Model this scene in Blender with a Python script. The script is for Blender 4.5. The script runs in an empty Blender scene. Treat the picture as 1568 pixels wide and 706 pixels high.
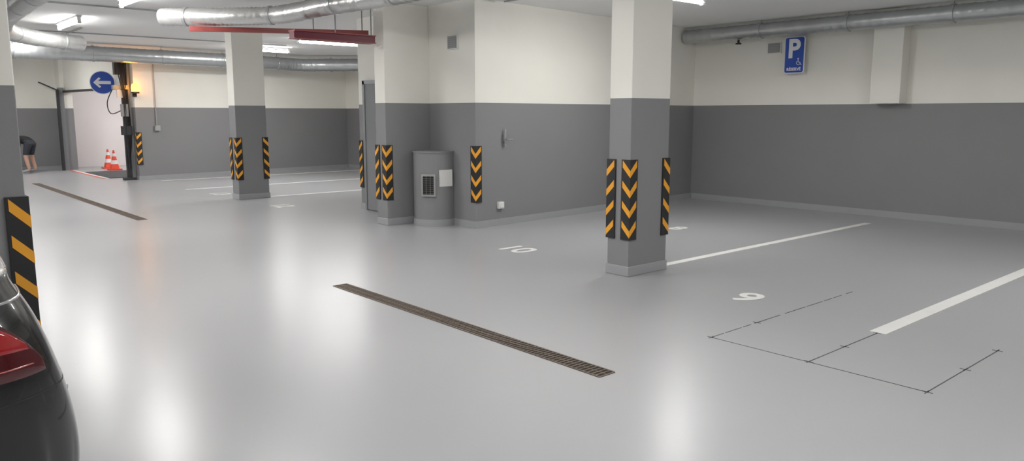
import bpy, bmesh, math, random
from mathutils import Vector, Matrix
from mathutils.bvhtree import BVHTree
random.seed(4)
S = bpy.context.scene
CEIL = 3.18
BAND = 1.77

# ------------------------------------------------------------------ materials
def newmat(name):
    m = bpy.data.materials.new(name); m.use_nodes = True
    nt = m.node_tree
    return m, nt, nt.nodes["Principled BSDF"]

def mat(name, col, rough=0.5, metal=0.0, noise=0.0, nscale=8.0, bump=0.0, bscale=60.0, coat=0.0, emis=None, estr=0.0, spec=0.5):
    m, nt, b = newmat(name)
    N, L = nt.nodes, nt.links
    b.inputs["Base Color"].default_value = (*col, 1)
    b.inputs["Roughness"].default_value = rough
    b.inputs["Metallic"].default_value = metal
    b.inputs["Specular IOR Level"].default_value = spec
    b.inputs["Coat Weight"].default_value = coat
    b.inputs["Coat Roughness"].default_value = 0.03
    tc = N.new("ShaderNodeTexCoord")
    if noise > 0:
        n = N.new("ShaderNodeTexNoise"); n.inputs["Scale"].default_value = nscale; n.inputs["Detail"].default_value = 5
        r = N.new("ShaderNodeMapRange"); r.inputs[3].default_value = 1 - noise; r.inputs[4].default_value = 1 + noise
        mx = N.new("ShaderNodeVectorMath"); mx.operation = 'SCALE'; mx.inputs[0].default_value = col
        L.new(tc.outputs["Object"], n.inputs["Vector"]); L.new(n.outputs[0], r.inputs[0]); L.new(r.outputs[0], mx.inputs["Scale"])
        L.new(mx.outputs[0], b.inputs["Base Color"])
    if bump > 0:
        n2 = N.new("ShaderNodeTexNoise"); n2.inputs["Scale"].default_value = bscale
        bp = N.new("ShaderNodeBump"); bp.inputs["Strength"].default_value = bump; bp.inputs["Distance"].default_value = 0.01
        L.new(tc.outputs["Object"], n2.inputs["Vector"]); L.new(n2.outputs[0], bp.inputs["Height"]); L.new(bp.outputs[0], b.inputs["Normal"])
    if emis:
        b.inputs["Emission Color"].default_value = (*emis, 1); b.inputs["Emission Strength"].default_value = estr
    return m

def two_tone(name, low=(0.235, 0.235, 0.242), high=(0.88, 0.865, 0.80), z=BAND):
    m, nt, b = newmat(name); N, L = nt.nodes, nt.links
    g = N.new("ShaderNodeNewGeometry"); sx = N.new("ShaderNodeSeparateXYZ"); L.new(g.outputs["Position"], sx.inputs[0])
    gt = N.new("ShaderNodeMath"); gt.operation = 'GREATER_THAN'; gt.inputs[1].default_value = z; L.new(sx.outputs[2], gt.inputs[0])
    mx = N.new("ShaderNodeMix"); mx.data_type = 'RGBA'; mx.inputs[6].default_value = (*low, 1); mx.inputs[7].default_value = (*high, 1)
    L.new(gt.outputs[0], mx.inputs[0])
    n = N.new("ShaderNodeTexNoise"); n.inputs["Scale"].default_value = 1.3; n.inputs["Detail"].default_value = 6
    L.new(g.outputs["Position"], n.inputs["Vector"])
    r = N.new("ShaderNodeMapRange"); r.inputs[3].default_value = 0.95; r.inputs[4].default_value = 1.05; L.new(n.outputs[0], r.inputs[0])
    sc = N.new("ShaderNodeVectorMath"); sc.operation = 'SCALE'; L.new(mx.outputs[2], sc.inputs[0]); L.new(r.outputs[0], sc.inputs["Scale"])
    L.new(sc.outputs[0], b.inputs["Base Color"])
    b.inputs["Roughness"].default_value = 0.5
    n2 = N.new("ShaderNodeTexNoise"); n2.inputs["Scale"].default_value = 45; L.new(g.outputs["Position"], n2.inputs["Vector"])
    bp = N.new("ShaderNodeBump"); bp.inputs["Strength"].default_value = 0.15; bp.inputs["Distance"].default_value = 0.004
    L.new(n2.outputs[0], bp.inputs["Height"]); L.new(bp.outputs[0], b.inputs["Normal"])
    return m

def floor_material():
    m, nt, b = newmat("epoxy_floor"); N, L = nt.nodes, nt.links
    g = N.new("ShaderNodeNewGeometry")
    n = N.new("ShaderNodeTexNoise"); n.inputs["Scale"].default_value = 0.5; n.inputs["Detail"].default_value = 5; n.inputs["Roughness"].default_value = 0.5
    L.new(g.outputs["Position"], n.inputs["Vector"])
    cr = N.new("ShaderNodeValToRGB")
    cr.color_ramp.elements[0].position = 0.2; cr.color_ramp.elements[0].color = (0.355, 0.359, 0.372, 1)
    cr.color_ramp.elements[1].position = 0.8; cr.color_ramp.elements[1].color = (0.385, 0.389, 0.400, 1)
    L.new(n.outputs[0], cr.inputs[0])
    v = N.new("ShaderNodeTexVoronoi"); v.inputs["Scale"].default_value = 1.6; L.new(g.outputs["Position"], v.inputs["Vector"])
    lt = N.new("ShaderNodeMath"); lt.operation = 'LESS_THAN'; lt.inputs[1].default_value = 0.011; L.new(v.outputs["Distance"], lt.inputs[0])
    mx = N.new("ShaderNodeMix"); mx.data_type = 'RGBA'; mx.inputs[7].default_value = (0.16, 0.16, 0.16, 1)
    L.new(lt.outputs[0], mx.inputs[0]); L.new(cr.outputs[0], mx.inputs[6]); L.new(mx.outputs[2], b.inputs["Base Color"])
    b.inputs["Specular IOR Level"].default_value = 0.42
    b.inputs["Roughness"].default_value = 0.28
    n2 = N.new("ShaderNodeTexNoise"); n2.inputs["Scale"].default_value = 9; n2.inputs["Detail"].default_value = 2; L.new(g.outputs["Position"], n2.inputs["Vector"])
    bp = N.new("ShaderNodeBump"); bp.inputs["Strength"].default_value = 0.035; bp.inputs["Distance"].default_value = 0.01
    L.new(n2.outputs[0], bp.inputs["Height"]); L.new(bp.outputs[0], b.inputs["Normal"])
    return m

M = dict(
    wall=two_tone("painted_wall"),
    ceil=mat("ceiling_paint", (0.90, 0.90, 0.89), 0.8, noise=0.03, nscale=1.0),
    floor=floor_material(),
    base=mat("cove_base", (0.34, 0.345, 0.36), 0.4, noise=0.03),
    pink=mat("ramp_wall_paint", (0.84, 0.80, 0.79), 0.7, noise=0.04, nscale=1),
    black=mat("black_rubber", (0.018, 0.018, 0.02), 0.6, noise=0.1),
    yellow=mat("reflective_yellow", (0.85, 0.38, 0.03), 0.4),
    white=mat("white_line_paint", (0.75, 0.75, 0.73), 0.45, noise=0.08, nscale=5),
    faint=mat("layout_marker", (0.10, 0.10, 0.11), 0.6),
    rust=mat("rusty_grate", (0.16, 0.125, 0.10), 0.6, 0.3, noise=0.35, nscale=6),
    dark=mat("drain_dark", (0.02, 0.018, 0.015), 0.9),
    galv=mat("galvanised_duct", (0.54, 0.56, 0.57), 0.36, 0.8, noise=0.16, nscale=4, bump=0.05, bscale=20),
    foil=mat("foil_duct", (0.70, 0.70, 0.69), 0.36, 0.8, noise=0.14, nscale=9, bump=0.5, bscale=18),
    steel=mat("grey_steel", (0.30, 0.31, 0.32), 0.45, 0.6, noise=0.08),
    dsteel=mat("dark_steel", (0.05, 0.052, 0.055), 0.5, 0.4, noise=0.1),
    red=mat("red_paint", (0.25, 0.04, 0.035), 0.4, noise=0.1),
    dred=mat("maroon_paint", (0.14, 0.010, 0.028), 0.4, noise=0.1),
    plastic=mat("white_plastic", (0.78, 0.78, 0.76), 0.4),
    gplastic=mat("grey_plastic", (0.35, 0.36, 0.36), 0.5),
    blue=mat("sign_blue", (0.012, 0.07, 0.42), 0.35),
    swhite=mat("sign_white", (0.85, 0.85, 0.87), 0.35),
    tube=mat("tube_glow", (1, 1, 1), 0.4, emis=(1, 0.985, 0.96), estr=46.0),
    house=mat("lamp_housing", (0.75, 0.75, 0.75), 0.5),
    amber=mat("amber_glow", (1, 0.45, 0.05), 0.3, emis=(1, 0.36, 0.03), estr=10.0),
    cone=mat("cone_orange", (0.85, 0.10, 0.05), 0.5),
    grey=mat("grey_case", (0.235, 0.235, 0.242), 0.5, noise=0.04),
    door=mat("door_grey", (0.22, 0.225, 0.235), 0.4),
)

# ------------------------------------------------------------------ mesh builder
class MB:
    def __init__(s): s.v, s.f, s.m, s.sm, s.mats = [], [], [], [], []
    def mi(s, m):
        if m not in s.mats: s.mats.append(m)
        return s.mats.index(m)
    def add(s, vs, fs, m, smooth=False):
        o = len(s.v); s.v += [tuple(v) for v in vs]; k = s.mi(m)
        for f in fs:
            s.f.append([i + o for i in f]); s.m.append(k); s.sm.append(smooth)
    def box(s, x0, x1, y0, y1, z0, z1, m, mx=None):
        vs = [Vector(p) for p in ((x0,y0,z0),(x1,y0,z0),(x1,y1,z0),(x0,y1,z0),(x0,y0,z1),(x1,y0,z1),(x1,y1,z1),(x0,y1,z1))]
        if mx: vs = [mx @ v for v in vs]
        s.add(vs, [(0,3,2,1),(4,5,6,7),(0,1,5,4),(1,2,6,5),(2,3,7,6),(3,0,4,7)], m)
    def beam(s, a, b, w, h, m):
        a, b = Vector(a), Vector(b); d = b - a
        q = d.to_track_quat('X', 'Z').to_matrix().to_4x4()
        s.box(0, d.length, -w/2, w/2, -h/2, h/2, m, Matrix.Translation(a) @ q)
    def prism(s, poly, z0, z1, m):
        n = len(poly)
        vs = [(x, y, z0) for x, y in poly] + [(x, y, z1) for x, y in poly]
        fs = [tuple(range(n))[::-1], tuple(range(n, 2*n))] + [(i, (i+1) % n, n + (i+1) % n, n + i) for i in range(n)]
        s.add(vs, fs, m)
    def tube(s, pts, rads, m, seg=16, smooth=True, caps=True):
        pts = [Vector(p) for p in pts]; vs = []; prev = None
        if not hasattr(rads, '__len__'): rads = [rads]*len(pts)
        for i, p in enumerate(pts):
            if i == 0: t = pts[1] - pts[0]
            elif i == len(pts)-1: t = pts[-1] - pts[-2]
            else: t = (pts[i+1] - pts[i-1])
            if t.length < 1e-9: t = prev_t
            t = t.normalized(); prev_t = t
            if prev is None:
                a = Vector((0,0,1)) if abs(t.z) < 0.9 else Vector((1,0,0))
                u = t.cross(a).normalized()
            else:
                u = (prev - t*prev.dot(t)).normalized()
            prev = u; w = t.cross(u)
            for k in range(seg):
                an = 2*math.pi*k/seg
                vs.append(p + (u*math.cos(an) + w*math.sin(an))*rads[i])
        fs = []
        for i in range(len(pts)-1):
            for k in range(seg):
                k2 = (k+1) % seg
                fs.append((i*seg+k, i*seg+k2, (i+1)*seg+k2, (i+1)*seg+k))
        s.add(vs, fs, m, smooth)
        if caps:
            o = len(vs)-seg
            s.add(vs[:seg], [tuple(range(seg))[::-1]], m); s.add(vs[o:], [tuple(range(seg))], m)
    def build(s, name, bevel=0.0, parent=None):
        me = bpy.data.meshes.new(name); me.from_pydata(s.v, [], s.f)
        for m in s.mats: me.materials.append(m)
        for p, k, sm in zip(me.polygons, s.m, s.sm): p.material_index = k; p.use_smooth = sm
        bm = bmesh.new(); bm.from_mesh(me); bmesh.ops.recalc_face_normals(bm, faces=bm.faces); bm.to_mesh(me); bm.free()
        ob = bpy.data.objects.new(name, me); S.collection.objects.link(ob)
        if bevel:
            b = ob.modifiers.new("bevel", 'BEVEL'); b.width = bevel; b.segments = 2; b.limit_method = 'ANGLE'
        if parent: ob.parent = parent
        return ob

def empty(name, loc=(0,0,0)):
    e = bpy.data.objects.new(name, None); S.collection.objects.link(e); e.location = loc; e.empty_display_size = 0.1
    return e

def simple(name, fn, bevel=0.0, parent=None):
    b = MB(); fn(b); return b.build(name, bevel, parent)

# ------------------------------------------------------------------ room shell
simple("floor", lambda b: b.box(-5.4, 13.4, -3.4, 27.4, -0.12, 0, M['floor']))
simple("ceiling", lambda b: b.box(-5.4, 13.4, -3.4, 27.4, CEIL, CEIL+0.15, M['ceil']))
simple("wall_right", lambda b: b.box(12.4, 12.65, -3.2, 8.93, 0, CEIL, M['wall']))
simple("wall_left", lambda b: b.box(-5.2, -5.0, -3.2, 26.1, 0, CEIL, M['wall']))
simple("wall_behind", lambda b: b.box(-5.0, 12.4, -3.2, -3.0, 0, CEIL, M['wall']))
simple("wall_end", lambda b: b.box(-5.0, 5.0, 25.9, 26.1, 0, CEIL, M['wall']))
CORE = [(6.75, 8.5), (12.65, 8.95), (12.65, 11.66), (6.75, 11.66)]
simple("wall_core", lambda b: b.prism(CORE, 0, CEIL, M['wall']))
simple("wall_bay_side", lambda b: b.box(11.7, 11.9, 11.66, 21.2, 0, CEIL, M['wall']))
simple("wall_far", lambda b: b.prism([(5.57, 20.27), (11.7, 20.95), (11.7, 21.2), (5.57, 20.75)], 0, CEIL, M['wall']))
def gatewall(b):
    b.prism([(5.45, 20.62), (5.57, 20.62), (5.57, 20.76), (5.3, 25.4), (5.1, 25.4)], 2.22, CEIL, M['wall'])
    b.box(5.0, 5.3, 25.35, 26.1, 0, CEIL, M['wall'])
simple("wall_gate", gatewall)
def ramp(b):
    b.box(5.3, 12.0, 26.5, 26.7, 0, CEIL, M['pink']); b.box(11.9, 12.1, 21.2, 26.7, 0, CEIL, M['pink'])
simple("wall_ramp", ramp)
simple("wall_pilaster", lambda b: b.box(12.15, 12.4, 5.03, 5.48, BAND+0.002, CEIL, M['wall']), 0.006)

H = 0.10; T = 0.012
simple("baseboard_right", lambda b: b.box(12.4-T, 12.4, -3, 8.9, 0, H, M['base']))
simple("baseboard_core", lambda b: (b.prism([(6.75, 8.5-T), (12.4, 8.931-T), (12.4, 8.94), (6.75, 8.51)], 0, H, M['base']),
                                    b.box(6.75-T, 6.75, 8.49, 9.6, 0, H, M['base']), b.box(6.75-T, 6.75, 9.87, 10.4, 0, H, M['base']),
                                    b.box(6.75-T, 6.75, 11.48, 11.66, 0, H, M['base'])))
simple("baseboard_far", lambda b: (b.prism([(5.57, 20.27-T), (11.7, 20.95-T), (11.7, 20.96), (5.57, 20.28)], 0, H, M['base']),
                                   b.box(5.57-T, 5.57, 20.26, 20.75, 0, H, M['base'])))
simple("baseboard_bay_side", lambda b: b.box(11.7-T, 11.7, 11.7, 20.9, 0, H, M['base']))
simple("baseboard_end", lambda b: b.box(-5, 5.0, 25.9-T, 25.9, 0, H, M['base']))

# ------------------------------------------------------------------ columns + protectors
def column(x0, x1, y0, y1):
    def fn(b):
        b.box(x0, x1, y0, y1, 0, CEIL, M['wall'])
        b.box(x0-T, x1+T, y0-T, y1+T, 0, H, M['base'])
    return simple("column", fn, 0.006)
column(5.86, 6.46, 4.94, 5.22)
column(5.69, 6.29, 14.38, 14.68)
column(0.16, 0.76, 4.94, 5.22)
def stub(b):
    b.box(5.98, 6.75, 9.6, 9.87, 0, CEIL, M['wall'])
    b.box(5.98-T, 6.75, 9.6-T, 9.87+T, 0, H, M['base'])
simple("column", stub, 0.006)

def protector(cx, cy, d1, d2, z0=0.37, z1=1.17, w=0.1, n=4):
    b = MB(); t = 0.014
    d1, d2 = Vector((*d1, 0)), Vector((*d2, 0)); c = Vector((cx, cy, 0))
    for a, o in ((d1, -d2), (d2, -d1)):
        def P(s, off, z): return c + a*s + o*off + Vector((0, 0, z))
        s0 = -t if a == d1 else 0.0
        vs = [P(s0,0,z0),P(w,0,z0),P(w,t,z0),P(s0,t,z0),P(s0,0,z1),P(w,0,z1),P(w,t,z1),P(s0,t,z1)]
        b.add(vs, [(0,3,2,1),(4,5,6,7),(0,1,5,4),(1,2,6,5),(2,3,7,6),(3,0,4,7)], M['black'])
        pitch = (z1-z0)/n; hb = pitch*0.34; k = 1.0
        for i in range(n):
            zb = z0 + pitch*i + pitch*0.12
            e = w*0.84; q = t + 0.002; sa = -t
            vs = [P(sa,q,zb),P(e,q,zb+k*w),P(e,q,zb+k*w+hb),P(sa,q,zb+hb)] + [P(sa,t*0.5,zb),P(e,t*0.5,zb+k*w),P(e,t*0.5,zb+k*w+hb),P(sa,t*0.5,zb+hb)]
            b.add(vs, [(0,1,2,3),(7,6,5,4),(0,4,5,1),(1,5,6,2),(2,6,7,3),(3,7,4,0)], M['yellow'])
    b.build("corner_protector")
X, Y, nX, nY = (1,0), (0,1), (-1,0), (0,-1)
for (a, bb, c, d) in ((5.86,6.46,4.94,5.22), (5.69,6.29,14.38,14.68), (0.16,0.76,4.94,5.22)):
    protector(a, c, X, Y); protector(bb, c, nX, Y); protector(a, d, X, nY); protector(bb, d, nX, nY)
protector(5.98, 9.6, X, Y); protector(5.98, 9.87, X, nY)
protector(6.75, 8.5, X, Y)
protector(6.75, 11.66, X, nY)
protector(5.57, 20.27, X, Y)

# ------------------------------------------------------------------ floor markings
def line(name, x0, x1, y, w=0.11):
    simple(name, lambda b: b.box(x0, x1, y-w/2, y+w/2, 0.0005, 0.004, M['white']))
line("parking_line", 6.48, 11.5, 5.08, 0.10); line("parking_line", 5.72, 12.0, 2.40, 0.12)
line("parking_line", 5.72, 12.0, -0.25, 0.12)
line("parking_line", 6.32, 11.6, 14.53, 0.10); line("parking_line", 5.6, 11.6, 17.1, 0.10)
line("parking_line", 5.9, 11.6, 19.75, 0.08)
def marks(b):
    w = 0.006
    def seg(x0, y0, x1, y1): b.box(min(x0,x1)-w/2, max(x0,x1)+w/2, min(y0,y1)-w/2, max(y0,y1)+w/2, 0.0004, 0.0025, M['faint'])
    seg(4.69, 1.66, 4.69, 3.15); seg(4.72, 2.40, 5.72, 2.40)
    seg(4.69, 1.66, 5.93, 1.66)
    x = 4.69
    while x < 6.8:
        l = random.uniform(0.08, 0.4); seg(x, 3.15, min(x+l, 6.9), 3.15); x += l + random.uniform(0.02, 0.10)
    for x, y in ((4.69,1.66),(4.69,3.15),(4.70,2.40),(5.9,1.66),(5.2,2.4),(5.3,1.66),(5.3,3.15),(5.72,2.4)):
        seg(x-0.03, y, x+0.03, y); seg(x, y-0.03, x, y+0.03)
simple("floor_layout_marks", marks)

def text(name, body, size, mw, m, parent=None, ext=0.0015, bold=0.0):
    cu = bpy.data.curves.new(name, 'FONT'); cu.body = body; cu.size = size; cu.align_x = 'CENTER'; cu.align_y = 'CENTER'
    cu.extrude = ext; cu.offset = bold; cu.materials.append(m)
    ob = bpy.data.objects.new(name, cu); S.collection.objects.link(ob); ob.matrix_world = mw
    if parent:
        ob.parent = parent; ob.matrix_parent_inverse = Matrix.Identity(4)
    return ob
def floor_num(body, x, y, size=0.48):
    mw = Matrix(((0,1,0,x),(-1,0,0,y),(0,0,1,0.003),(0,0,0,1)))
    text("floor_number", body, size, mw, M['white'], bold=0.010)
floor_num("9", 5.97, 3.66); floor_num("10", 6.06, 6.86); floor_num("12", 5.85, 12.9); floor_num("13", 5.8, 15.7); floor_num("8", 8.93, 6.63, 0.4)

def drain(x, y0, y1, w=0.14):
    def fn(b):
        b.box(x-w/2, x+w/2, y0, y1, 0.0002, 0.002, M['dark'])  # no real recess: dark plate stands in for the channel's shaded depth
        for s in (-1, 1): b.box(x+s*(w/2)-0.006, x+s*(w/2)+0.006, y0, y1, 0.0002, 0.006, M['rust'])
        b.box(x-0.004, x+0.004, y0, y1, 0.0002, 0.005, M['rust'])
        n = int((y1-y0)/0.036)
        for i in range(n+1):
            yy = y0 + (y1-y0)*i/n
            b.box(x-w/2, x+w/2, yy-0.006, yy+0.006, 0.0002, 0.0055, M['rust'])
    simple("drain_grate", fn)
drain(3.50, 3.10, 6.50); drain(3.45, 12.6, 20.9)

# ------------------------------------------------------------------ lamps
def lamp(x, y, axis='Y', L=1.5, z=CEIL, power=54, col=(1,0.985,0.96)):
    b = MB()
    hx, hy = (0.04, L/2) if axis == 'Y' else (L/2, 0.04)
    b.box(x-hx, x+hx, y-hy, y+hy, z-0.03, z, M['house'])
    d = Vector((0, L/2-0.03, 0)) if axis == 'Y' else Vector((L/2-0.03, 0, 0))
    c = Vector((x, y, z-0.085))
    b.tube([c-d, c+d], 0.026, M['tube'], 10)
    for s in (-1, 1):
        e = c + d*s; b.box(e.x-0.025, e.x+0.025, e.y-0.025, e.y+0.025, z-0.12, z-0.028, M['house'])
    o = b.build("ceiling_lamp")
    ld = bpy.data.lights.new("tube_light", 'AREA'); ld.shape = 'RECTANGLE'; ld.energy = power; ld.color = col
    ld.size, ld.size_y = (0.06, L) if axis == 'Y' else (L, 0.06)
    lo = bpy.data.objects.new("tube_light", ld); S.collection.objects.link(lo); lo.location = (x, y, z-0.125); lo.parent = o
    return o
for y in (-1.0, 3.0, 7.0, 11.05, 14.9, 18.9, 22.8): lamp(3.15, y, 'Y')
for y in (0.5, 6.9, 14.0, 21.5): lamp(-2.2, y, 'Y')  # row out of view, added for general light
lamp(8.25, 6.37, 'X'); lamp(8.4, 0.9, 'X'); lamp(7.75, 17.9, 'X'); lamp(8.13, 15.2, 'X')
lamp(7.6, 24.0, 'X', power=85, col=(1, 0.95, 0.94))  # added lamp, no fixture seen; stands in for pinkish daylight in the ramp corridor

simple("red_beam", lambda b: (b.beam((3.80, 11.03, 2.765), (5.93, 9.92, 2.765), 0.065, 0.065, M['red']),
    [b.tube([(x, y, 2.79), (x, y, CEIL)], 0.008, M['steel'], 8) for x, y in ((5.25, 10.27), (5.85, 9.96))]))
def redtray(b):
    b.box(4.66, 5.88, 9.66, 9.80, 2.60, 2.69, M['dred'])
    b.box(4.66, 5.88, 9.63, 9.83, 2.69, 2.705, M['red']); b.box(4.66, 5.88, 9.63, 9.83, 2.595, 2.605, M['red'])
    for x in (5.3, 5.86): b.tube([(x, 9.73, 2.70), (x, 9.73, CEIL)], 0.008, M['steel'], 8)
simple("red_cable_trunking", redtray)

# ------------------------------------------------------------------ ducts
def smooth_path(ctrl, step=0.06):
    P = [Vector(p) for p in ctrl]; P = [2*P[0]-P[1]] + P + [2*P[-1]-P[-2]]; out = []
    for i in range(1, len(P)-2):
        n = max(2, int((P[i+1]-P[i]).length/step))
        for k in range(n):
            t = k/n; a, b, c, d = P[i-1], P[i], P[i+1], P[i+2]
            out.append(0.5*((2*b) + (c-a)*t + (2*a-5*b+4*c-d)*t*t + (3*b-a-3*c+d)*t**3))
    out.append(P[-2]); return out
def spiral_duct(name, ctrl, r, seams=1.5, hang=True):
    b = MB()
    pts, rad = [], []
    path = smooth_path(ctrl, 0.03)
    for i, p in enumerate(path):
        pts.append(p); rad.append(r + (0.006 if i % 5 == 0 else 0))
    b.tube(pts, rad, M['galv'], 24)
    acc = 0
    for i in range(1, len(path)-1):
        acc += (path[i]-path[i-1]).length
        if acc > seams:
            acc = 0; d = (path[i+1]-path[i-1]).normalized()
            b.tube([path[i]-d*0.03, path[i]+d*0.03], r+0.014, M['galv'], 24)
            if hang:
                b.tube([path[i]+Vector((0,0,r)), (path[i].x, path[i].y, CEIL)], 0.006, M['steel'], 6)
    b.build(name)
def foil_duct(name, ctrl, r):
    b = MB(); path = smooth_path(ctrl, 0.03)
    rad = [r + (0.007 if i % 2 else -0.004) + random.uniform(-0.004, 0.004) for i in range(len(path))]
    b.tube(path, rad, M['foil'], 20)
    for i in range(12, len(path)-1, 40):
        d = (path[i+1]-path[i-1]).normalized(); b.tube([path[i]-d*0.02, path[i]+d*0.02], r+0.014, M['galv'], 20)
    b.build(name)
spiral_duct("ventilation_duct", [(12.0, 8.85, 3.01), (12.0, 5, 3.01), (12.0, 1, 3.01), (12.0, -2.9, 3.01)], 0.12)
spiral_duct("ventilation_duct", [(0.0, 19.0, 2.94), (3.0, 19.25, 2.94), (8.2, 19.7, 2.94), (9.6, 19.8, 2.92), (10.3, 19.3, 2.92), (11.6, 18.4, 2.94)], 0.165)
foil_duct("foil_duct", [(3.57, 11.45, 2.94), (4.2, 10.75, 2.93), (4.73, 10.17, 2.95), (4.98, 9.2, 3.0), (5.1, 7.98, 3.0), (5.15, 4.0, 3.0), (5.15, 0, 3.0)], 0.115)
foil_duct("foil_duct", [(1.75, 0.5, 3.0), (1.85, 6.0, 3.0), (1.95, 11.5, 3.0), (2.1, 14.2, 2.96), (2.6, 15.6, 2.93), (3.6, 16.2, 2.90)], 0.13)

def conduits(b):
    z = CEIL-0.02
    for p in ([(2.3,-2,z),(2.3,24,z)], [(2.3,12.6,z),(5.7,12.6,z)], [(2.6,8.0,z),(6.7,8.0,z)], [(7.2,-2,z),(7.2,8.4,z)], [(3.6,16.0,z),(3.6,19.0,z)], [(0.8,17.0,z),(8.0,17.0,z)]):
        b.tube(p, 0.012, M['gplastic'], 8)
simple("ceiling_conduit", conduits)
def wallcond(b):
    b.tube([(8.9, 20.61, 1.55), (8.9, 20.61, 3.1)], 0.014, M['plastic'], 8)
    b.tube([(6.05, 20.29, 1.3), (6.05, 20.29, 3.0)], 0.012, M['gplastic'], 8)
    b.box(6.0, 6.12, 20.24, 20.31, 1.2, 1.33, M['gplastic'])
simple("wall_conduit", wallcond)

# ------------------------------------------------------------------ rounded case with vent & plate
def case(b):
    cx, cy, R = 6.62, 9.30, 0.315
    def outline(k):
        r = R*k; s0 = math.pi - math.asin(min(1, 0.3/r)); s1 = 2*math.pi - math.acos(0.13/r)
        return [(cx+r*math.cos(s0+(s1-s0)*i/40), cy+r*math.sin(s0+(s1-s0)*i/40)) for i in range(41)] + [(6.75, 9.6)]
    b.prism(outline(1), 0, 1.08, M['grey']); b.prism(outline(1.035), 1.06, 1.085, M['grey']); b.prism(outline(1.035), 0, H, M['base'])
    def frame(ang):
        n = Vector((math.cos(ang), math.sin(ang), 0)); u = Vector((-n.y, n.x, 0))
        o = Vector((cx, cy, 0)) + n*R
        return Matrix(((u.x, n.x, 0, o.x), (u.y, n.y, 0, o.y), (0, 0, 1, 0), (0, 0, 0, 1)))
    m = frame(math.radians(218))
    b.box(-0.105, 0.105, -0.03, 0.03, 0.44, 0.76, M['gplastic'], m)
    b.box(-0.08, 0.08, 0.028, 0.034, 0.47, 0.73, M['dark'], m)
    for k in range(8): b.box(-0.08, 0.08, 0.03, 0.038, 0.486+k*0.03, 0.489+k*0.03, M['steel'], m)
    for k in (-1, 1): b.box(k*0.03-0.002, k*0.03+0.002, 0.03, 0.040, 0.47, 0.73, M['steel'], m)
    m = frame(math.radians(264))
    b.box(-0.10, 0.10, -0.03, 0.012, 0.58, 0.82, M['plastic'], m)
simple("utility_enclosure", case)

def vent(name, x, y, z, w, h):
    b = MB()
    b.box(x-0.03, x, y-w/2, y+w/2, z-h/2, z+h/2, M['plastic'])
    for k in range(6):
        zz = z-h/2+0.03+(h-0.06)*k/5; b.box(x-0.036, x-0.028, y-w/2+0.02, y+w/2-0.02, zz-0.008, zz+0.008, M['gplastic'])
    b.box(x-0.032, x-0.02, y-w/2+0.015, y+w/2-0.015, z-h/2+0.015, z+h/2-0.015, M['steel'])
    b.build(name, 0.0)
vent("vent_grille", 6.75, 8.98, 2.62, 0.24, 0.2)
vent("vent_grille", 12.4, 7.28, 2.74, 0.26, 0.19)
def sock(b):
    b.box(7.17, 7.27, 8.49, 8.54, 0.25, 0.35, M['plastic']); b.box(7.185, 7.255, 8.48, 8.50, 0.265, 0.335, M['plastic'])
simple("wall_socket", sock, 0.003)
def tap(b):
    b.box(7.27, 7.33, 8.50, 8.56, 1.22, 1.32, M['steel'])
    b.tube([(7.30, 8.50, 1.15), (7.30, 8.50, 1.40)], 0.012, M['gplastic'], 8); b.tube([(7.30, 8.51, 1.27), (7.30, 8.44, 1.25), (7.38, 8.43, 1.25)], 0.012, M['steel'], 8)
simple("wall_valve", tap)
def door(b):
    b.box(6.70, 6.76, 10.42, 10.48, 0, 2.16, M['steel']); b.box(6.70, 6.76, 11.40, 11.46, 0, 2.16, M['steel']); b.box(6.70, 6.76, 10.42, 11.46, 2.10, 2.16, M['steel'])
    b.box(6.715, 6.755, 10.48, 11.40, 0.01, 2.10, M['door']); b.box(6.65, 6.72, 10.55, 10.58, 1.03, 1.06, M['steel']); b.box(6.645, 6.66, 10.55, 10.68, 1.03, 1.055, M['steel'])
simple("door_1", door)
def sprk(b):
    b.tube([(12.0, 7.75, 2.885), (12.0, 7.75, 2.83)], 0.02, M['black'], 8)
    b.tube([(12.0, 7.75, 2.83), (12.0, 7.75, 2.81)], 0.05, M['black'], 12)
simple("smoke_detector", sprk)

# ------------------------------------------------------------------ parking sign
def rrect(w, h, r, n=6):
    out = []
    for cx, cy, a in ((w/2-r, h/2-r, 0), (-w/2+r, h/2-r, 90), (-w/2+r, -h/2+r, 180), (w/2-r, -h/2+r, 270)):
        for i in range(n+1):
            t = math.radians(a+90*i/n); out.append((cx+r*math.cos(t), cy+r*math.sin(t)))
    return out
def flat(b, mw, poly, z0, z1, m):
    n = len(poly); vs = [mw @ Vector((x, y, z0)) for x, y in poly] + [mw @ Vector((x, y, z1)) for x, y in poly]
    b.add(vs, [tuple(range(n))[::-1], tuple(range(n, 2*n))] + [(i, (i+1) % n, n+(i+1) % n, n+i) for i in range(n)], m)
ps = empty("parking_sign")
SM = Matrix(((0, 0, -1, 12.27), (-1, 0, 0, 6.83), (0, 1, 0, 2.59), (0, 0, 0, 1)))
b = MB()
flat(b, SM, rrect(0.36, 0.60, 0.04), 0, 0.02, M['swhite']); flat(b, SM, rrect(0.335, 0.575, 0.035), 0.019, 0.022, M['blue'])
b.box(12.27, 12.4, 6.80, 6.90, 2.75, 2.79, M['steel']); b.box(12.27, 12.4, 6.80, 6.90, 2.43, 2.47, M['steel'])
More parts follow.
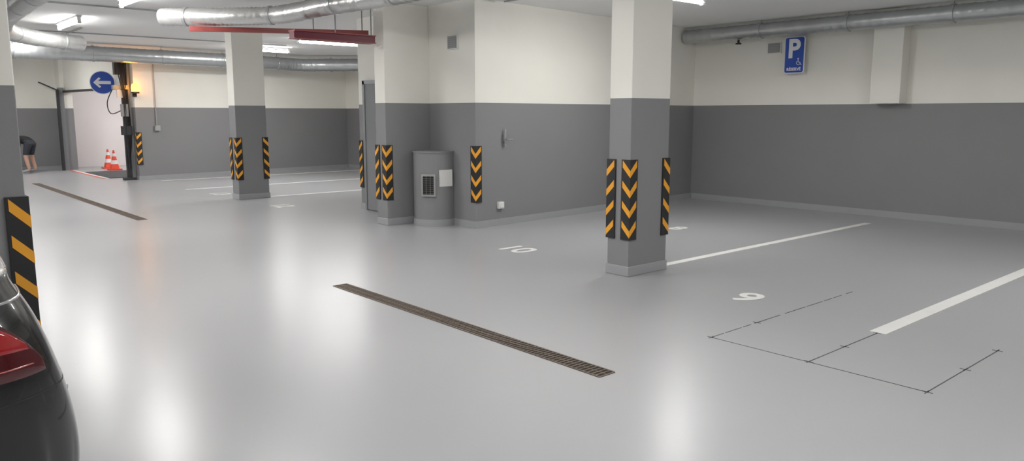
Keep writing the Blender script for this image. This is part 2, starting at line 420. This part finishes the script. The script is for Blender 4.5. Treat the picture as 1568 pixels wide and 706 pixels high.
def icon(b):
    T2 = SM @ Matrix.Translation((0.08, -0.12, 0.0225))
    ring = [T2 @ Vector((0.032*math.cos(t), 0.032*math.sin(t)-0.01, 0)) for t in [math.radians(100+230*i/14) for i in range(15)]]
    b.tube(ring, 0.005, M['swhite'], 6)
    b.tube([T2 @ Vector(p) for p in ((-0.006,0.04,0),(0,0.0,0),(0.028,-0.002,0),(0.04,-0.04,0),(0.055,-0.038,0))], 0.006, M['swhite'], 6)
    flat(b, T2, [(0.012*math.cos(i*math.pi/5)-0.008, 0.012*math.sin(i*math.pi/5)+0.056) for i in range(10)], 0, 0.002, M['swhite'])
icon(b)
b.build("panel", parent=ps)
text("letter_p", "P", 0.42, SM @ Matrix.Translation((-0.01, 0.09, 0.0235)), M['swhite'], ps, bold=0.014)
text("caption", "RÉSERVÉ", 0.068, SM @ Matrix.Translation((0.0, -0.235, 0.0235)), M['swhite'], ps, bold=0.002)

# ------------------------------------------------------------------ arrow sign, gate, beacon
def arrow(b):
    n = Vector((-0.35, -0.937, 0)).normalized(); u = Vector((0,0,1)).cross(n)
    o = Vector((5.14, 21.3, 2.38))
    m = Matrix(((u.x, 0, n.x, o.x), (u.y, 0, n.y, o.y), (0, 1, 0, o.z), (0, 0, 0, 1)))
    circ = lambda r: [(r*math.cos(i*math.pi/24), r*math.sin(i*math.pi/24)) for i in range(48)]
    flat(b, m, circ(0.285), 0, 0.015, M['swhite']); flat(b, m, circ(0.268), 0.014, 0.017, M['blue'])
    A = [(-0.20,0),(-0.07,0.13),(-0.03,0.10),(-0.09,0.04),(0.19,0.04),(0.19,-0.04),(-0.09,-0.04),(-0.03,-0.10),(-0.07,-0.13)]
    flat(b, m, A, 0.0165, 0.019, M['swhite'])
    b.tube([o - n*0.02, Vector((5.47, 21.36, 2.38))], 0.018, M['steel'], 8)
simple("arrow_sign", arrow)
def gate(b):
    b.box(4.92, 5.06, 25.24, 25.36, 0, 2.35, M['steel']); b.box(4.86, 4.93, 25.15, 25.25, 0, 2.3, M['dsteel'])
    b.beam((5.06, 25.3, 2.24), (5.40, 20.8, 2.24), 0.06, 0.06, M['dsteel'])
    b.tube([(4.5, 25.5, 2.5), (4.98, 25.3, 2.25)], 0.02, M['dsteel'], 8)
    b.box(5.36, 5.45, 20.50, 20.60, 0, CEIL, M['dsteel']); b.box(5.47, 5.54, 20.50, 20.58, 0, 2.9, M['steel'])
    b.box(5.22, 5.36, 20.46, 20.62, 2.55, 2.95, M['dsteel']); b.box(5.16, 5.50, 20.44, 20.6, 2.20, 2.30, M['steel'])
    b.box(5.30, 5.46, 20.42, 20.5, 1.55, 1.85, M['steel']); b.box(5.28, 5.52, 20.42, 20.52, 1.1, 1.32, M['dsteel'])
    b.box(5.26, 5.52, 20.40, 20.60, 0, 0.06, M['dsteel'])
    b.box(5.24, 5.42, 20.44, 20.54, 2.0, 2.18, M['plastic'])
    for k in range(5):
        y = 20.42 + 0.02*k
        b.tube(smooth_path([(5.30+0.05*k, y, 3.1), (5.27+0.05*k, y-0.05, 2.6), (5.36+0.03*k, y-0.02, 2.0), (5.38+0.03*k, y, 1.0), (5.4, y, 0.3)], 0.1), 0.012, M['black'], 6)
    b.tube(smooth_path([(5.25, 20.7, 2.3), (5.12, 20.9, 1.9), (5.16, 20.8, 1.62), (5.36, 20.6, 1.7)], 0.05), 0.012, M['black'], 6)
simple("garage_gate", gate)
def beacon(b):
    b.box(5.53, 5.61, 20.19, 20.28, 2.02, 2.12, M['black'])
    b.tube([(5.57, 20.15, 2.10), (5.57, 20.15, 2.14)], 0.09, M['black'], 16)
    b.tube([(5.57, 20.15, 2.14), (5.57, 20.15, 2.24), (5.57, 20.15, 2.31), (5.57, 20.15, 2.35)], [0.085, 0.09, 0.075, 0.02], M['amber'], 16)
bc = simple("warning_beacon", beacon)
pl = bpy.data.lights.new("beacon_light", 'POINT'); pl.energy = 5; pl.color = (1, 0.45, 0.1); pl.shadow_soft_size = 0.09
po = bpy.data.objects.new("beacon_light", pl); S.collection.objects.link(po); po.location = (5.47, 19.9, 2.24); po.parent = bc
def matt(b):
    b.box(5.15, 7.2, 21.3, 23.9, 0.0003, 0.012, M['dsteel'])
    for k in range(22): b.box(5.15, 7.2, 21.35+k*0.12, 21.38+k*0.12, 0.011, 0.02, M['steel'])
simple("gate_grating", matt)
simple("floor_threshold_line", lambda b: (b.box(5.0, 5.06, 21.4, 25.0, 0.0005, 0.004, M['cone']), b.box(5.06, 5.15, 21.4, 25.0, 0.0005, 0.003, M['white'])))
def fan(b):
    b.tube([(3.35, 25.55, 2.72), (3.35, 25.88, 2.72)], 0.22, M['dsteel'], 20); b.tube([(3.35, 25.5, 2.72), (3.35, 25.55, 2.72)], 0.24, M['black'], 20)
    b.box(3.3, 3.4, 25.6, 25.8, 2.9, CEIL, M['dsteel'])
simple("exhaust_fan", fan)
def cone(x, y, s=1.0):
    b = MB()
    b.box(x-0.15*s, x+0.15*s, y-0.15*s, y+0.15*s, 0, 0.035, M['cone'])
    prof = [(0.035, .115, 'cone'), (0.16, .09, 'swhite'), (0.26, .068, 'cone'), (0.36, .049, 'swhite'), (0.44, .034, 'cone'), (0.52, .02, None)]
    for (z0, r0, m), (z1, r1, _) in zip(prof, prof[1:]):
        b.tube([(x, y, z0*s), (x, y, z1*s)], [r0*s, r1*s], M[m], 20)
    b.build("traffic_cone")
cone(6.05, 24.45, 1.1); cone(6.1, 25.3, 1.1)

# ------------------------------------------------------------------ car
CAR = dict(paint=mat("car_paint", (0.004, 0.004, 0.005), 0.25, 0.0, coat=0.8), glass=mat("car_glass", (0.02, 0.022, 0.025), 0.05, spec=0.9),
           redl=mat("tail_red", (0.30, 0.008, 0.012), 0.12, coat=1.0, emis=(0.5, 0.01, 0.01), estr=0.05), redd=mat("tail_dark", (0.07, 0.003, 0.006), 0.15, coat=1.0),
           chrome=mat("chrome", (0.8, 0.8, 0.82), 0.12, 1.0), tyre=mat("tyre", (0.02, 0.02, 0.02), 0.8), plate=mat("plate_white", (0.8, 0.8, 0.8), 0.4),
           pink=mat("tail_clear", (0.50, 0.12, 0.12), 0.15, coat=1.0))
def itp(tab, s):
    if s <= tab[0][0]: return tab[0][1]
    for (a, x), (b2, y) in zip(tab, tab[1:]):
        if s <= b2:
            t = (s-a)/(b2-a); return x + (y-x)*t
    return tab[-1][1]
XR, YC = 0.56, 3.46
def car():
    root = empty("car")
    W = [(0,.60),(.05,.70),(.12,.77),(.22,.83),(.4,.875),(.8,.90),(2.3,.91),(3.6,.90),(4.1,.86),(4.4,.78),(4.6,.60)]
    Z6 = [(0,1.07),(.1,1.09),(.5,1.07),(1.5,.99),(3.2,.92),(4.0,.80),(4.4,.70),(4.6,.56)]
    Z9 = [(0,1.12),(.25,1.18),(.5,1.23),(1.25,1.40),(1.7,1.44),(2.3,1.44),(2.7,1.39),(3.35,1.05),(4.2,.87),(4.5,.74),(4.6,.60)]
    WR = [(0,.90),(.45,.86),(1.25,.70),(2.3,.69),(2.8,.74),(3.35,.88),(4.6,.9)]
    OFF = [.10,.06,.03,0,.02,.10,.16,.17,.15,.14]
    st = [0,.05,.12,.22,.35,.5,.8,1.1,1.4,1.8,2.3,2.7,3.0,3.35,3.8,4.1,4.3,4.45,4.55,4.6]
    b = MB(); rings = []
    for s in st:
        w, z6, z9, wr = itp(W, s), itp(Z6, s), itp(Z9, s), itp(WR, s)
        zb = 0.20 if .25 < s < 4.4 else 0.26
        z7 = z6 + (z9-z6)*0.84
        half = [(0,zb),(.85*w,zb),(.97*w,zb+.10),(w,.48),(.995*w,.70),(.97*w,z6-.10),(.92*w,z6),(wr*w,z7),(wr*w*.8,z9-.01),(0,z9+.01)]
        fr = max(0, 1-s/.45); ff = max(0, (s-4.1)/.5)
        ring = []
        for k, (y, z) in enumerate(half):
            x = s + OFF[k]*fr - OFF[k]*ff*1.5
            ring.append((XR-x, YC-y, z))
        full = ring + [(p[0], 2*YC-p[1], p[2]) for p in ring[-2:0:-1]]
        rings.append(full)
    n = len(rings[0]); vs = [p for r in rings for p in r]
    paint, glass = [], []
    for i in range(len(st)-1):
        for k in range(n):
            k2 = (k+1) % n; f = (i*n+k, (i+1)*n+k, (i+1)*n+k2, i*n+k2)
            kk = k if k < 9 else 17-k
            smid = (st[i]+st[i+1])/2
            isg = (kk == 6 and .8 < smid < 3.1) or (kk in (7, 8) and (.5 < smid < 1.25 or 2.7 < smid < 3.35))
            (glass if isg else paint).append(f)
    for base in (0, (len(st)-1)*n):
        for k in range(9):
            a = base+k; a2 = base+k+1; o = base+(n-k) % n; o2 = base+(n-k-1) % n
            f = [a, a2, o2, o]; f = list(dict.fromkeys(f)); paint.append(tuple(f))
    o = len(b.v); b.v += vs
    for fs, m in ((paint, CAR['paint']), (glass, CAR['glass'])):
        k = b.mi(m)
        for f in fs: b.f.append(list(f)); b.m.append(k); b.sm.append(True)
    body = b.build("body", parent=root)
    sub = body.modifiers.new("sub", 'SUBSURF'); sub.levels = 3; sub.render_levels = 3
    dg = bpy.context.evaluated_depsgraph_get(); ev = body.evaluated_get(dg); me = ev.to_mesh()
    bv = BVHTree.FromPolygons([v.co.copy() for v in me.vertices], [tuple(p.vertices) for p in me.polygons]); ev.to_mesh_clear()
    def hit(side, th, z):
        ax = Vector((XR-0.60, YC + side*0.42, z)); d = Vector((math.cos(math.radians(th)), side*math.sin(math.radians(th)), 0))
        h = bv.ray_cast(ax + d*3, -d); return (h[0], h[1]) if h[0] else (ax+d*0.5, d)
    def patch(name, side, ths, lo, hi, m, off=0.004, nz=8):
        pb = MB(); vs = []
        for th in ths:
            for j in range(nz+1):
                z = lo(th) + (hi(th)-lo(th))*j/nz
                p, nn = hit(side, th, z); edge = 0.3 if (j in (0, nz) or th in (ths[0], ths[-1])) else 1
                if nn.dot(Vector((math.cos(math.radians(th)), side*math.sin(math.radians(th)), 0))) < 0: nn = -nn
                vs.append(p + nn*off*edge)
        fs = [(i*(nz+1)+j, (i+1)*(nz+1)+j, (i+1)*(nz+1)+j+1, i*(nz+1)+j+1) for i in range(len(ths)-1) for j in range(nz)]
        pb.add(vs, fs, m, True); return pb.build(name, parent=root)
    for i, side in enumerate((-1, 1)):
        ths = [k*2.0 for k in range(16, 39)]
        lo = lambda t: .81 + .0003*t + (0.0 if t < 64 else (t-64)*.004)
        hi = lambda t: 1.02 - (0.0 if t > 54 else ((54-t)/22)**2*.16) - (0 if t < 60 else (t-60)*.004)
        patch("tail_light_%d" % (i+1), side, ths, lo, hi, CAR['redd'], 0.004)
        h1 = lambda t: max(lo(t)+.012, hi(t)-.012)
        patch("tail_light_lens_%d" % (i+1), side, [t for t in ths[1:-1] if hi(t)-lo(t) > .09], lambda t: min(lo(t)+.078, h1(t)-.004), h1, CAR['redl'], 0.006)
        tt = [t for t in ths[2:-2] if hi(t)-lo(t) > .07]
        patch("tail_light_strip_%d" % (i+1), side, tt, lambda t: lo(t)+.030, lambda t: lo(t)+.037, CAR['pink'], 0.007, 2)
        patch("bumper_seam_%d" % (i+1), side, [k*3.0 for k in range(0, 30)], lambda t: .755, lambda t: .760, M['black'], 0.003, 1)
        patch("bumper_trim_%d" % (i+1), side, [k*3.0 for k in range(0, 22)], lambda t: .335, lambda t: .355, CAR['chrome'], 0.008, 2)
        patch("trunk_chrome_%d" % (i+1), side, [k*3.0 for k in range(0, 24)], lambda t: 1.045, lambda t: 1.052, CAR['chrome'], 0.005, 2)
    pb = MB()
    pb.box(XR+0.0, XR+0.012, YC-0.26, YC+0.26, 0.50, 0.61, CAR['plate']); pb.build("licence_plate", parent=root)
    wb = MB()
    for s in (0.95, 3.75):
        for side in (-1, 1):
            yo = YC + side*0.90
            wb.tube([(XR-s, yo-side*0.22, .325), (XR-s, yo+side*0.025, .325)], 0.325, CAR['tyre'], 36)
            wb.tube([(XR-s, yo+side*0.01, .325), (XR-s, yo+side*0.03, .325)], 0.22, CAR['chrome'], 30)
            for k in range(5):
                a = k*2*math.pi/5; c = Vector((XR-s, yo+side*0.035, .325)); wb.beam(c, c+Vector((math.cos(a)*.21, 0, math.sin(a)*.21)), 0.02, 0.05, CAR['chrome'])
    wb.build("wheels", parent=root)
car()

# ------------------------------------------------------------------ worker bending over
def worker():
    root = empty("worker")
    skin = mat("skin", (0.50, 0.30, 0.22), 0.5); shirt = mat("black_shirt", (0.012, 0.012, 0.014), 0.8); short = mat("dark_shorts", (0.03, 0.035, 0.045), 0.8)
    hair = mat("hair", (0.03, 0.02, 0.015), 0.7); shoe = mat("shoe", (0.35, 0.35, 0.36), 0.6)
    f = Vector((-0.753, 0.658, 0)); l = Vector((-0.658, -0.753, 0)); o = Vector((4.0, 24.55, 0))
    W = lambda p: o + f*p[0] + l*p[1] + Vector((0, 0, p[2]))
    J = dict(pel=(0,0,.86,.145,'s2'), sp=(.16,0,.95,.14,'s'), ch=(.36,0,.95,.155,'s'), nk=(.50,0,.90,.07,'k'), hd=(.58,0,.84,.075,'k'))
    E = [('pel','sp'),('sp','ch'),('ch','nk'),('nk','hd')]
    for sd, k in (('L',1),('R',-1)):
        J['hp'+sd]=(-.01,k*.10,.80,.11,'s2'); J['kn'+sd]=(.07,k*.13,.47,.062,'k'); J['an'+sd]=(-.02,k*.14,.10,.042,'k'); J['to'+sd]=(.17,k*.16,.045,.042,'f')
        J['sh'+sd]=(.41,k*.18,.90,.065,'s'); J['el'+sd]=(.47,k*.22,.60,.043,'k'); J['wr'+sd]=(.58,k*.14,.38,.028,'k'); J['ha'+sd]=(.61,k*.13,.30,.034,'k')
        E += [('pel','hp'+sd),('hp'+sd,'kn'+sd),('kn'+sd,'an'+sd),('an'+sd,'to'+sd),('ch','sh'+sd),('sh'+sd,'el'+sd),('el'+sd,'wr'+sd),('wr'+sd,'ha'+sd)]
    def skinned(name, J, E, rootk, lv=2):
        names = list(J); me = bpy.data.meshes.new(name); me.from_pydata([W(J[n][:3]) for n in names], [(names.index(a), names.index(b)) for a, b in E], [])
        ob = bpy.data.objects.new(name, me); S.collection.objects.link(ob)
        ob.modifiers.new("skin", 'SKIN'); sl = me.skin_vertices[0].data
        for i, n in enumerate(names): sl[i].radius = (J[n][3], J[n][3]); sl[i].use_root = (n == rootk)
        s = ob.modifiers.new("sub", 'SUBSURF'); s.levels = lv; s.render_levels = lv
        dg = bpy.context.evaluated_depsgraph_get(); nm = bpy.data.meshes.new_from_object(ob.evaluated_get(dg))
        bpy.data.objects.remove(ob); r = bpy.data.objects.new(name, nm); S.collection.objects.link(r); r.parent = root
        for p in nm.polygons: p.use_smooth = True
        return r
    body = skinned("body", J, E, 'pel'); nm = body.data; nm.materials.clear()
    for m in (shirt, short, skin, shoe): nm.materials.append(m)
    for p in nm.polygons:
        q = p.center - o; a, bb, z = q.dot(f), abs(q.dot(l)), q.z
        if z < .11: k = 3
        elif a < .10 and z > .50 or (z > .5 and a < .12): k = 1 if z < .9 and a < .07 else 0
        elif a > .46 and z > .8 and bb < .09: k = 2
        elif z > .70: k = 0
        else: k = 2
        p.material_index = k
    for sd in (1, -1):
        FJ, FE = {}, []
        FJ['p'] = (.60, sd*.13, .32, .022)
        for i, (dy, L) in enumerate(((-.03,.070),(-.01,.080),(.012,.074),(.032,.058))):
            a = 'f%d' % i; FJ[a+'a'] = (.625, sd*.13+dy, .265, .010); FJ[a+'b'] = (.635, sd*.13+dy*1.1, .265-L*.5, .009); FJ[a+'c'] = (.622, sd*.13+dy*1.1, .265-L, .008)
            FE += [('p', a+'a'), (a+'a', a+'b'), (a+'b', a+'c')]
        FJ['ta'] = (.60, sd*.13-sd*.035, .30, .011); FJ['tb'] = (.625, sd*.13-sd*.055, .265, .010); FJ['tc'] = (.64, sd*.13-sd*.05, .235, .008)
        FE += [('p','ta'),('ta','tb'),('tb','tc')]
        h = skinned("hand_%s" % ("left" if sd > 0 else "right"), FJ, FE, 'p'); h.data.materials.clear(); h.data.materials.append(skin)
    b = MB(); hc = Vector((.66, 0, .78))
    F = Matrix(((f.x, l.x, 0, o.x), (f.y, l.y, 0, o.y), (0, 0, 1, 0), (0, 0, 0, 1)))
    HM = F @ Matrix.Translation(hc) @ Matrix.Rotation(math.radians(70), 4, 'Y')
    def ell(c, r, m, ns=16, nr=10, cond=None):
        vs, fs = [], []
        for i in range(nr+1):
            ph = math.pi*i/nr
            for j in range(ns):
                t = 2*math.pi*j/ns; vs.append(HM @ Vector((c[0]+r[0]*math.sin(ph)*math.cos(t), c[1]+r[1]*math.sin(ph)*math.sin(t), c[2]+r[2]*math.cos(ph))))
        for i in range(nr):
            for j in range(ns): fs.append((i*ns+j, i*ns+(j+1) % ns, (i+1)*ns+(j+1) % ns, (i+1)*ns+j))
        b.add(vs, fs, m, True)
    ell((0,0,0), (.095,.075,.12), skin); ell((-.018,0,.025), (.098,.083,.112), hair); ell((.098,0,-.015), (.018,.014,.026), skin, 10, 6); ell((.085,0,-.06), (.012,.024,.007), CAR['pink'], 10, 6)
    for sd in (-1, 1): ell((.086, sd*.03, .008), (.010,.013,.008), M['black'], 8, 6); ell((0, sd*.078, -.005), (.018,.010,.032), skin, 8, 6)
    b.build("head", parent=root)
worker()

# ------------------------------------------------------------------ camera, world
cam = bpy.data.cameras.new("camera"); co = bpy.data.objects.new("camera", cam); S.collection.objects.link(co)
co.location = (0, 0, 1.62); co.rotation_euler = (math.radians(90-8.63), 0, math.radians(-41.15))
cam.sensor_width = 36; cam.lens = 36*1180/1568; cam.clip_start = 0.05
S.camera = co
w = bpy.data.worlds.new("world"); S.world = w; w.use_nodes = True
w.node_tree.nodes["Background"].inputs[0].default_value = (0.8, 0.85, 0.9, 1); w.node_tree.nodes["Background"].inputs[1].default_value = 0.3
S.view_settings.view_transform = 'Standard'
S.view_settings.look = 'None'
S.view_settings.exposure = 0.0
